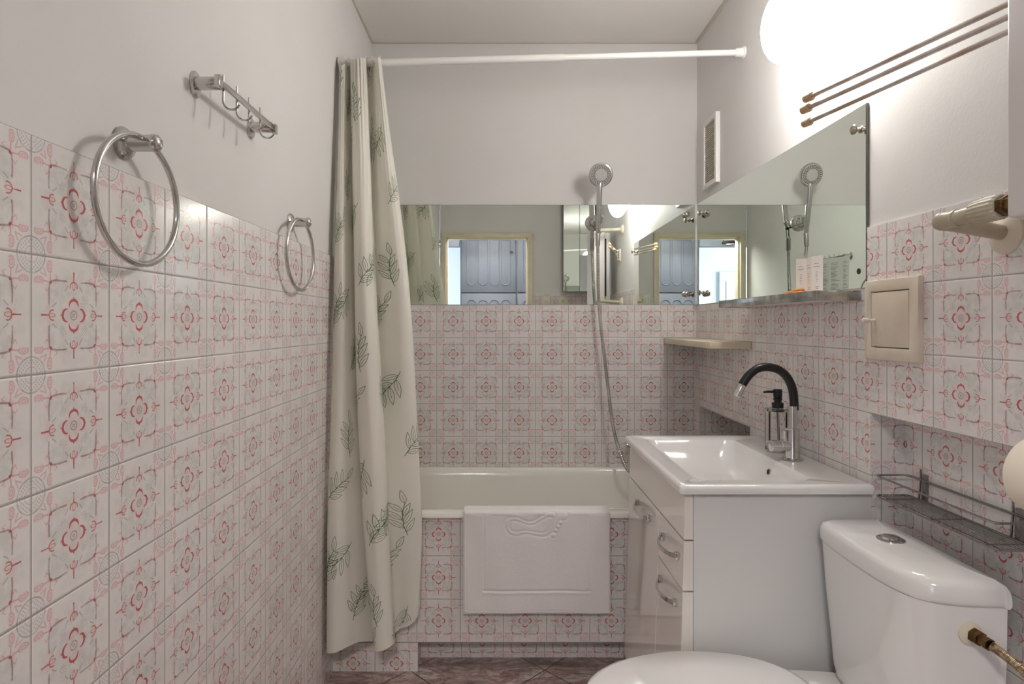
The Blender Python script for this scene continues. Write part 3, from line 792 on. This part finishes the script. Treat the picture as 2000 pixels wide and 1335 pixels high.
FX, FY = .8225, 1.71
t = thing('basin_tap', (FX, FY, .823), 'chrome basin tap with a black curved flexible spout', 'tap')
b = MB(); b.lathe([(0, .026), (.002, .027), (.004, .024), (.005, .019), (.008, .0185), (.085, .0185), (.087, .016), (.088, .0135), (.128, .0135), (.150, .0135)], (FX, FY, .823), (0, 0, 1), 28); b.build('body', 'chrome', t)
b = MB(); b.lathe([(.010, .0165), (.035, .0165), (.036, .0155), (.037, .0165), (.062, .0165), (.064, .014), (.0642, .0005)], (FX, FY, .861), (-1, -.05, 0), 24)
b.tube([(FX-.022, FY-.004, .873), (FX-.024, FY-.006, .905)], [.0055, .0045], 10); b.build('lever', 'chrome', t)
sp = [(1551, 800), (1550.5, 780), (1547, 757), (1537, 736), (1521, 722), (1500, 716.5), (1481, 719), (1466, 729), (1455, 742), (1450, 751)]
spp = cr([px(x, y, FY) for x, y in sp], 6); b = MB(); b.tube(spp, .0118, 18); b.build('spout', 'black', t)
d = (spp[-1]-spp[-4]).normalized(); b = MB(); b.tube([spp[-1]-d*.002, spp[-1]+d*.001, spp[-1]+d*.035, spp[-1]+d*.037], [.0105, .0115, .0105, .008], 18); b.build('nozzle', 'chrome', t)

sx, sy = .8345, 1.828
t = thing('soap_dispenser', (sx, sy, .8235), 'clear faceted glass soap dispenser with a black pump behind the tap', 'soap dispenser')
b = MB(); n = 8
def oc(r, z, tw=PI/8): return [Vector((sx+r*math.cos(tw+2*PI*j/n), sy+r*math.sin(tw+2*PI*j/n), z)) for j in range(n)]
b.loft([oc(.033, .8237), oc(.0355, .826), oc(.0355, .948), oc(.033, .951)], cap1=False)
b.loft([oc(.033, .951), oc(.015, .952), oc(.0145, .946), oc(.0265, .942), oc(.028, .936), oc(.028, .842), oc(.024, .838)], cap0=False)
b.build('bottle', 'glass', t, smooth=20)
b = MB(); b.lathe([(.126, .016), (.143, .017), (.144, .012), (.148, .010), (.153, .013), (.157, .013), (.158, .009), (.160, .0125), (.182, .013), (.184, .011), (.1842, .0005)], (sx, sy, .8237), (0, 0, 1), 24)
b.tube([(sx, sy, 1.0), (sx-.034, sy-.004, 1.0005), (sx-.045, sy-.005, .999)], [.005, .0035, .003], 10); b.tube([(sx, sy, .95), (sx+.003, sy, .845)], .0028, 8); b.build('pump', 'black', t)

# ================================================================== BATH MAT
def footdist():
    def P(x, y): return (800+x/2.934, 880+y/2.934)
    o1 = [P(*q) for q in ((548, 425), (552, 395), (575, 378), (615, 378), (665, 398), (705, 400), (745, 378), (790, 355), (825, 352), (840, 372), (838, 405), (822, 445), (800, 478), (765, 490), (715, 482), (665, 472), (620, 484), (580, 478), (556, 455))]
    o2 = [P(*q) for q in ((572, 428), (582, 403), (615, 400), (670, 418), (710, 420), (755, 398), (800, 376), (820, 385), (812, 420), (788, 455), (755, 466), (700, 458), (655, 452), (610, 460), (582, 450))]
    toes = [(*P(888, 372), 22/2.934), (*P(866, 408), 14/2.934), (*P(850, 430), 13/2.934), (*P(836, 453), 14/2.934), (*P(826, 481), 17/2.934)]
    c1 = [v.to_2d() for v in cr([Vector((*q, 0)) for q in o1], 6, True)]; c2 = [v.to_2d() for v in cr([Vector((*q, 0)) for q in o2], 6, True)]
    return c1, c2, toes
c1, c2, toes = footdist()
def dpoly(p, poly):
    best = 1e9
    for i in range(len(poly)):
        a, c = poly[i-1], poly[i]; d = c-a; q = max(0, min(1, (p-a).dot(d)/max(d.dot(d), 1e-9))); best = min(best, (a+d*q-p).length)
    return best
k_ = 2.078/F                       # metres per pixel on the mat's plane
prof = []                          # (y, z, outward normal) along the strip, from the outer hem up and over
yo = 2.077; zb = CZ-(1197-VY)*k_
zr = .553; rad = .009
n1 = 150
for i in range(n1): z = zb+(zr-zb)*i/n1; prof.append((yo+.006*math.sin((z-zb)*9)*(0)-.004*(1-(z-zb)/(zr-zb)), z, (-1, 0)))
for i in range(13):
    a = PI/2*i/12; prof.append((yo+rad-rad*math.cos(a), zr+rad*math.sin(a), (-math.cos(a), math.sin(a))))
for i in range(1, 14): prof.append((yo+rad+.046*i/13, zr+rad+.0015*math.sin(PI*i/13), (0, 1)))
for i in range(1, 9):
    a = PI/2*i/8; prof.append((yo+rad+.046+.012*math.sin(a), zr+rad-.012+.012*math.cos(a), (math.sin(a), math.cos(a))))
ye = yo+rad+.058
for i in range(1, 26): prof.append((ye+.02*i/25, zr+rad-.012-.11*i/25, (1, .1)))
b = MB(); NU = 190; xa, xb = -.128, .3735
vlen = [0.]
for i in range(1, len(prof)): vlen.append(vlen[-1]+math.hypot(prof[i][0]-prof[i-1][0], prof[i][1]-prof[i-1][1]))
for i, (y, z, nn) in enumerate(prof):
    pyv = 1197-vlen[i]/k_
    for j in range(NU+1):
        X = xa+(xb-xa)*j/NU; pxv = VX+X/k_
        h = 0.
        e = min(j, NU-j)/NU*(xb-xa); ev = min(vlen[i], 99)
        h -= .0045*math.exp(-(min(e, ev)/.0035)**2)
        h -= .0012*math.exp(-((min(e, ev)-.010)/.0016)**2)
        # woven frame line
        fxx = min(abs(pxv-946), abs(pxv-1150)); inx = 944 < pxv < 1152; iny = pyv < 1154
        if iny: h -= .0017*math.exp(-(fxx/1.1)**2)
        if inx: h -= .0032*math.exp(-((pyv-1151.5)/1.5)**2)-.0012*math.exp(-((pyv-1156)/2.2)**2)
        if 978 < pxv < 1118 and 980 < pyv < 1056:
            p = Vector((pxv, pyv))
            h -= .0020*math.exp(-(dpoly(p, c1)/1.7)**2)+.0018*math.exp(-(dpoly(p, c2)/1.6)**2)
            for tx, ty, tr in toes:
                r_ = math.hypot(pxv-tx, pyv-ty); h += .0022*math.exp(-(r_/(tr*.7))**2)-.0016*math.exp(-((r_-tr)/1.4)**2)
        sway = .0022*math.sin(X*21+1)*(1-min(1, vlen[i]/.34))+.0012*math.sin(X*47+vlen[i]*14)
        xx = X+(.002 if j > NU/2 else -.001)*(1-min(1, vlen[i]/.3))*abs(2*j/NU-1)
        hh = h+.004+(sway if nn[0] < 0 and i < n1 else 0)
        b.v.append(Vector((xx, y+nn[0]*hh, z+nn[1]*hh+(.002*math.sin(X*9) if i == 0 else 0))))
W1 = NU+1
for i in range(len(prof)-1):
    for j in range(NU): b.face((i*W1+j, i*W1+j+1, (i+1)*W1+j+1, (i+1)*W1+j))
off = len(b.v)
for i, (y, z, nn) in enumerate(prof):
    for j in (range(NU+1)):
        p = b.v[i*W1+j]; X = p.x; b.v.append(Vector((X, y-nn[0]*.0, z-nn[1]*.0)))
for i in range(len(prof)-1):
    for j in range(NU): b.face((off+i*W1+j, off+(i+1)*W1+j, off+(i+1)*W1+j+1, off+i*W1+j+1))
for i in range(len(prof)-1):
    for j in (0, NU): b.face((i*W1+j, (i+1)*W1+j, off+(i+1)*W1+j, off+i*W1+j))
for j in range(NU):
    for i in (0, len(prof)-1): b.face((i*W1+j, i*W1+j+1, off+i*W1+j+1, off+i*W1+j))
tag(b.build('bath_mat', 'terry', smooth=180), 'white terry bath mat with a woven footprint draped over the bath rim', 'bath mat')

# ================================================================== TOILET
t = thing('toilet', (.62, 1.25, 0), 'white close-coupled toilet with a domed cistern beside the vanity', 'toilet')
half = [(.890, 0), (.890, .175), (.882, .181), (.84, .179), (.80, .172), (.768, .156), (.748, .128), (.737, .08), (.733, 0)]
half_far = [(.890, 0), (.890, .178), (.882, .184), (.84, .184), (.80, .183), (.768, .179), (.746, .163), (.737, .11), (.733, 0)]
pl = [Vector((x, y, 0)) for x, y in half_far]+[Vector((x, -y, 0)) for x, y in half[-2:0:-1]]
pl = cr(pl, 5, True)
def tk(s, z, dx=0.): return [Vector((.815+(p.x-.815)*s+dx, 1.25+p.y*s, z)) for p in pl]
b = MB(); b.loft([tk(.80, .400, .012), tk(.86, .405, .012), tk(.89, .43, .011), tk(.92, .50, .009), tk(.96, .60, .004), tk(.985, .703, 0)]); b.build('cistern', 'ceramic', t, smooth=50)
b = MB(); b.loft([tk(.985, .7035), tk(1.005, .7045), tk(1.022, .711), tk(1.022, .722), tk(1.010, .734), tk(.975, .743), tk(.90, .748), tk(.5, .752), tk(.01, .753)]); b.build('cistern_lid', 'ceramic', t, smooth=50)
b = MB(); b.lathe([(0, .027), (.003, .0265), (.005, .022), (.0045, .019), (.008, .017), (.009, .012), (.0092, .0005)], (.817, 1.271, .7515), (0, 0, 1), 32); b.build('flush_button', 'chrome', t)
def egg(s, z, xf=.172, xb=.665, w=.178, n=48, sq=2.5):
    cx, hx = (xf+xb)/2, (xb-xf)/2; out = []
    for j in range(n):
        a = 2*PI*j/n; c, s_ = math.cos(a), math.sin(a)
        e = sq if c > 0 else 2.05
        x = cx+hx*s*math.copysign(abs(c)**(2/e), c); y = 1.25+w*s*math.copysign(abs(s_)**(2/e), s_)*(1-.10*max(0, -c))
        out.append(Vector((x, y, z)))
    return out
b = MB(); b.loft([egg(.96, .4145), egg(1, .4165), egg(1.004, .428), egg(.985, .437), egg(.93, .441), egg(.5, .445), egg(.01, .4455)]); b.build('seat_lid', 'ceramic', t, smooth=60)
b = MB(); b.loft([egg(.965, .396, xb=.66), egg(.99, .399, xb=.66), egg(.99, .411, xb=.66), egg(.97, .4135, xb=.66)]); b.build('seat', 'ceramic', t, smooth=60)
b = MB()
def bw(xf, xb, w, z): return egg(1, z, xf, xb, w, sq=3.5)
b.loft([bw(.40, .84, .105, 0), bw(.40, .84, .105, .02), bw(.39, .84, .10, .15), bw(.33, .86, .115, .25), bw(.24, .885, .15, .34), bw(.20, .89, .172, .385), bw(.205, .89, .170, .3955)]); b.build('bowl', 'ceramic', t, smooth=60)
for y in (1.17, 1.33):
    b = MB(); b.lathe([(0, .012), (.02, .012), (.022, .009)], (.688, y, .396), (0, 0, 1), 16); b.build('hinge', 'plastic', t)

t = thing('supply_hose', (.83, 1.07, .66), 'braided water hose with a brass nut screwed into the cistern side', 'hose')
hx0 = Vector((.835, 1.0795, .655))
b = MB(); b.lathe([(0, .022), (.004, .022), (.007, .014), (.008, .012)], hx0, (0, -1, 0), 26); b.build('collar', 'creamplastic', t)
b = MB(); b.lathe([(.006, .0135), (.020, .0135), (.021, .010), (.030, .010), (.031, .0115), (.036, .0115)], hx0, (.2, -1, -.1), 6); b.build('nut', 'brass', t, smooth=0)
b = MB(); q0 = hx0+Vector((.008, -.036, -.004)); b.tube(cr([q0, q0+Vector((.012, -.022, -.010)), (.872, .995, .622), (.915, .975, .575), (.955, .96, .50), (XREC-.004, .955, .42)], 30), [.0075+.0005*(k % 2) for k in range(151)], 12); b.build('braided_tube', 'braid', t, smooth=30)

# ================================================================== WIRE BASKET
t = thing('wire_shelf', (.93, 1.25, .80), 'chrome wire basket shelf in the tiled recess above the cistern', 'wire shelf')
xa_, xb_, ya_, yb_, zl, zu = .884, .963, 1.083, 1.432, .800, .8475
def loop(z, r=.012): return rr(xa_, xb_, ya_, yb_, r, z, 4)
b = MB(); b.tube(loop(zu), .0024, 8, closed=True); b.tube(loop(zl), .0026, 8, closed=True); b.build('frame', 'wire', t)
for k in range(10):
    x = xa_+.008+(xb_-xa_-.014)*k/9; b = MB(); b.tube([(x, ya_, zl+.002), (x, yb_, zl+.002)], .0012, 6); b.build('wire', 'wire', t)
for y in (ya_+.05, 1.385):
    b = MB(); b.box(xb_+.001, XREC, y-.006, y+.006, zl-.008, zu+.012, .001); b.tube([(xb_, y+.012, zl), (xb_+.004, y+.012, zu+.004), (xb_+.004, y+.012, zu+.022)], .0022, 6); b.build('bracket', 'wire', t)
for y in (ya_+.03, (ya_+yb_)/2, yb_-.03):
    b = MB(); b.tube([(xa_+.003, y, zl-.001), (xb_, y, zl-.001)], .0014, 6); b.build('cross_wire', 'wire', t)

# ================================================================== TOILET PAPER
t = thing('toilet_roll', (.764, .81, .991), 'cream toilet paper roll at the right edge above the cistern', 'toilet paper')
b = MB(); c = Vector((.764, .765, .991)); b.lathe([(0, .021), (0, .052), (.003, .0555), (.092, .0555), (.095, .052), (.095, .021)], c, (0, 1, 0), 48); b.build('paper', 'paper', t)
b = MB(); b.lathe([(.001, .0205), (.001, .0185), (.094, .0185), (.094, .0205)], c, (0, 1, 0), 24); b.build('core', 'beige', t)
t = thing('roll_holder', (XR, .86, .99), 'small chrome toilet roll holder on the right wall', 'roll holder')
b = MB(); b.tube([(XR, .748, 1.03), (XR-.04, .748, 1.03), (.775, .748, 1.02), (.766, .750, 1.0), (.764, .758, .991), (.764, .866, .991)], .0035, 10); b.lathe([(0, .018), (.004, .018), (.006, .01)], (XR, .748, 1.03), (-1, 0, 0), 20); b.build('arm', 'chrome', t)

# ================================================================== THINGS SEEN IN THE MIRRORS
t = thing('mirror_cabinet', (.72, YF, 1.51), 'wall cabinet with two mirrored doors behind the camera seen reflected', 'cabinet')
b = MB(); b.box(.592, XR-.003, YF+.002, YF+.12, 1.515, 2.36, .003); b.build('body', 'hallgrey', t)
for x0, x1 in ((.590, .738), (.742, XR-.004)):
    b = MB(); b.box(x0, x1, YF+.122, YF+.132, 1.513, 2.362, .0015)
    for p in b.v: p.y += (p.x-x0)*.085          # doors stand slightly ajar
    b.build('mirror_door', 'mirror', t, smooth=0)
for x, lb in ((.43, 'cream wall socket on the door wall tiles reflected left of its twin'), (.60, 'cream wall socket under the mirrored cabinet seen reflected')):
    t = thing('wall_outlet', (x, YF, 1.415), lb, 'socket', 'wall sockets')
    b = MB(); b.box(x-.04, x+.04, YF, YF+.01, 1.390, 1.470, .003); b.lathe([(.008, .026), (.016, .026), (.017, .02), (.008, .019)], (x, YF, 1.430), (0, 1, 0), 24); b.build('plate', 'outlet', t)
    b = MB(); b.lathe([(.010, .018), (.0105, .0005)], (x, YF, 1.430), (0, 1, 0), 20); b.build('socket', 'steel', t)
t = thing('wardrobe', (.3, -1.35, 0), 'blue-grey panelled hall wardrobe seen reflected through the doorway', 'wardrobe')
b = MB(); b.box(-.455, XP+.245, -1.8, -1.302, 0, 2.35, .004); b.build('body', 'hallgrey', t)
for x0, x1 in ((-.44, .17), (.19, .80)):
    for z0, z1 in ((.05, 1.548), (1.562, 2.30)):
        b = MB(); b.box(x0, x1, -1.30, -1.282, z0, z1, .003)
        n = 4
        for k in range(n):
            xa2 = x0+.05+(x1-x0-.1)*k/n+.012; xb2 = x0+.05+(x1-x0-.1)*(k+1)/n-.012; r_ = (xb2-xa2)/2
            pts = [(xa2, z0+.08+r_), (xa2, z1-.07-r_)]+[((xa2+xb2)/2-r_*math.cos(a), z1-.07-r_+r_*math.sin(a)) for a in [PI*j/8 for j in range(1, 8)]]+[(xb2, z1-.07-r_), (xb2, z0+.08+r_)]+[((xa2+xb2)/2+r_*math.cos(a), z0+.08+r_-r_*math.sin(a)) for a in [PI*j/8 for j in range(1, 8)]]
            b.tube([(x, -1.281, z) for x, z in pts], .005, 6, closed=True)
        d = b.build('door', 'hallgrey', t)
        b = MB(); b.lathe([(0, .006), (.02, .006), (.022, .014), (.03, .012), (.031, .001)], (x1-.05, -1.283, 2.01 if z0 > 1 else .9), (0, 1, 0), 14); b.build('knob', 'darkmetal', d)
t = thing('ring_lamp', (-.64, -.88, 2.05), 'small dark ring-shaped ceiling lamp in the hall seen reflected', 'ceiling lamp')
b = MB(); cc = Vector((-.64, -.88, 2.06))
b.loft([[cc+Vector((r_*math.cos(a), r_*math.sin(a), h)) for a in [2*PI*j/32 for j in range(32)]] for r_, h in ((.05, -.014), (.075, -.016), (.08, -.01), (.08, .012), (.075, .016), (.05, .016), (.045, .01), (.045, -.01), (.05, -.014))], cap0=False, cap1=False)
for a in (0, 2*PI/3, 4*PI/3): b.tube([cc+Vector((.065*math.cos(a), .065*math.sin(a), .014)), cc+Vector((.12*math.cos(a), .12*math.sin(a), .2)), cc+Vector((.02*math.cos(a), .02*math.sin(a), .44))], .004, 6)
b.build('housing', 'darkmetal', t)
b = MB(); b.lathe([(0, .044), (.006, .044), (.008, .03), (.0082, .001)], cc-Vector((0, 0, .008)), (0, 0, 1), 28); b.build('diffuser', 'ringlit', t)
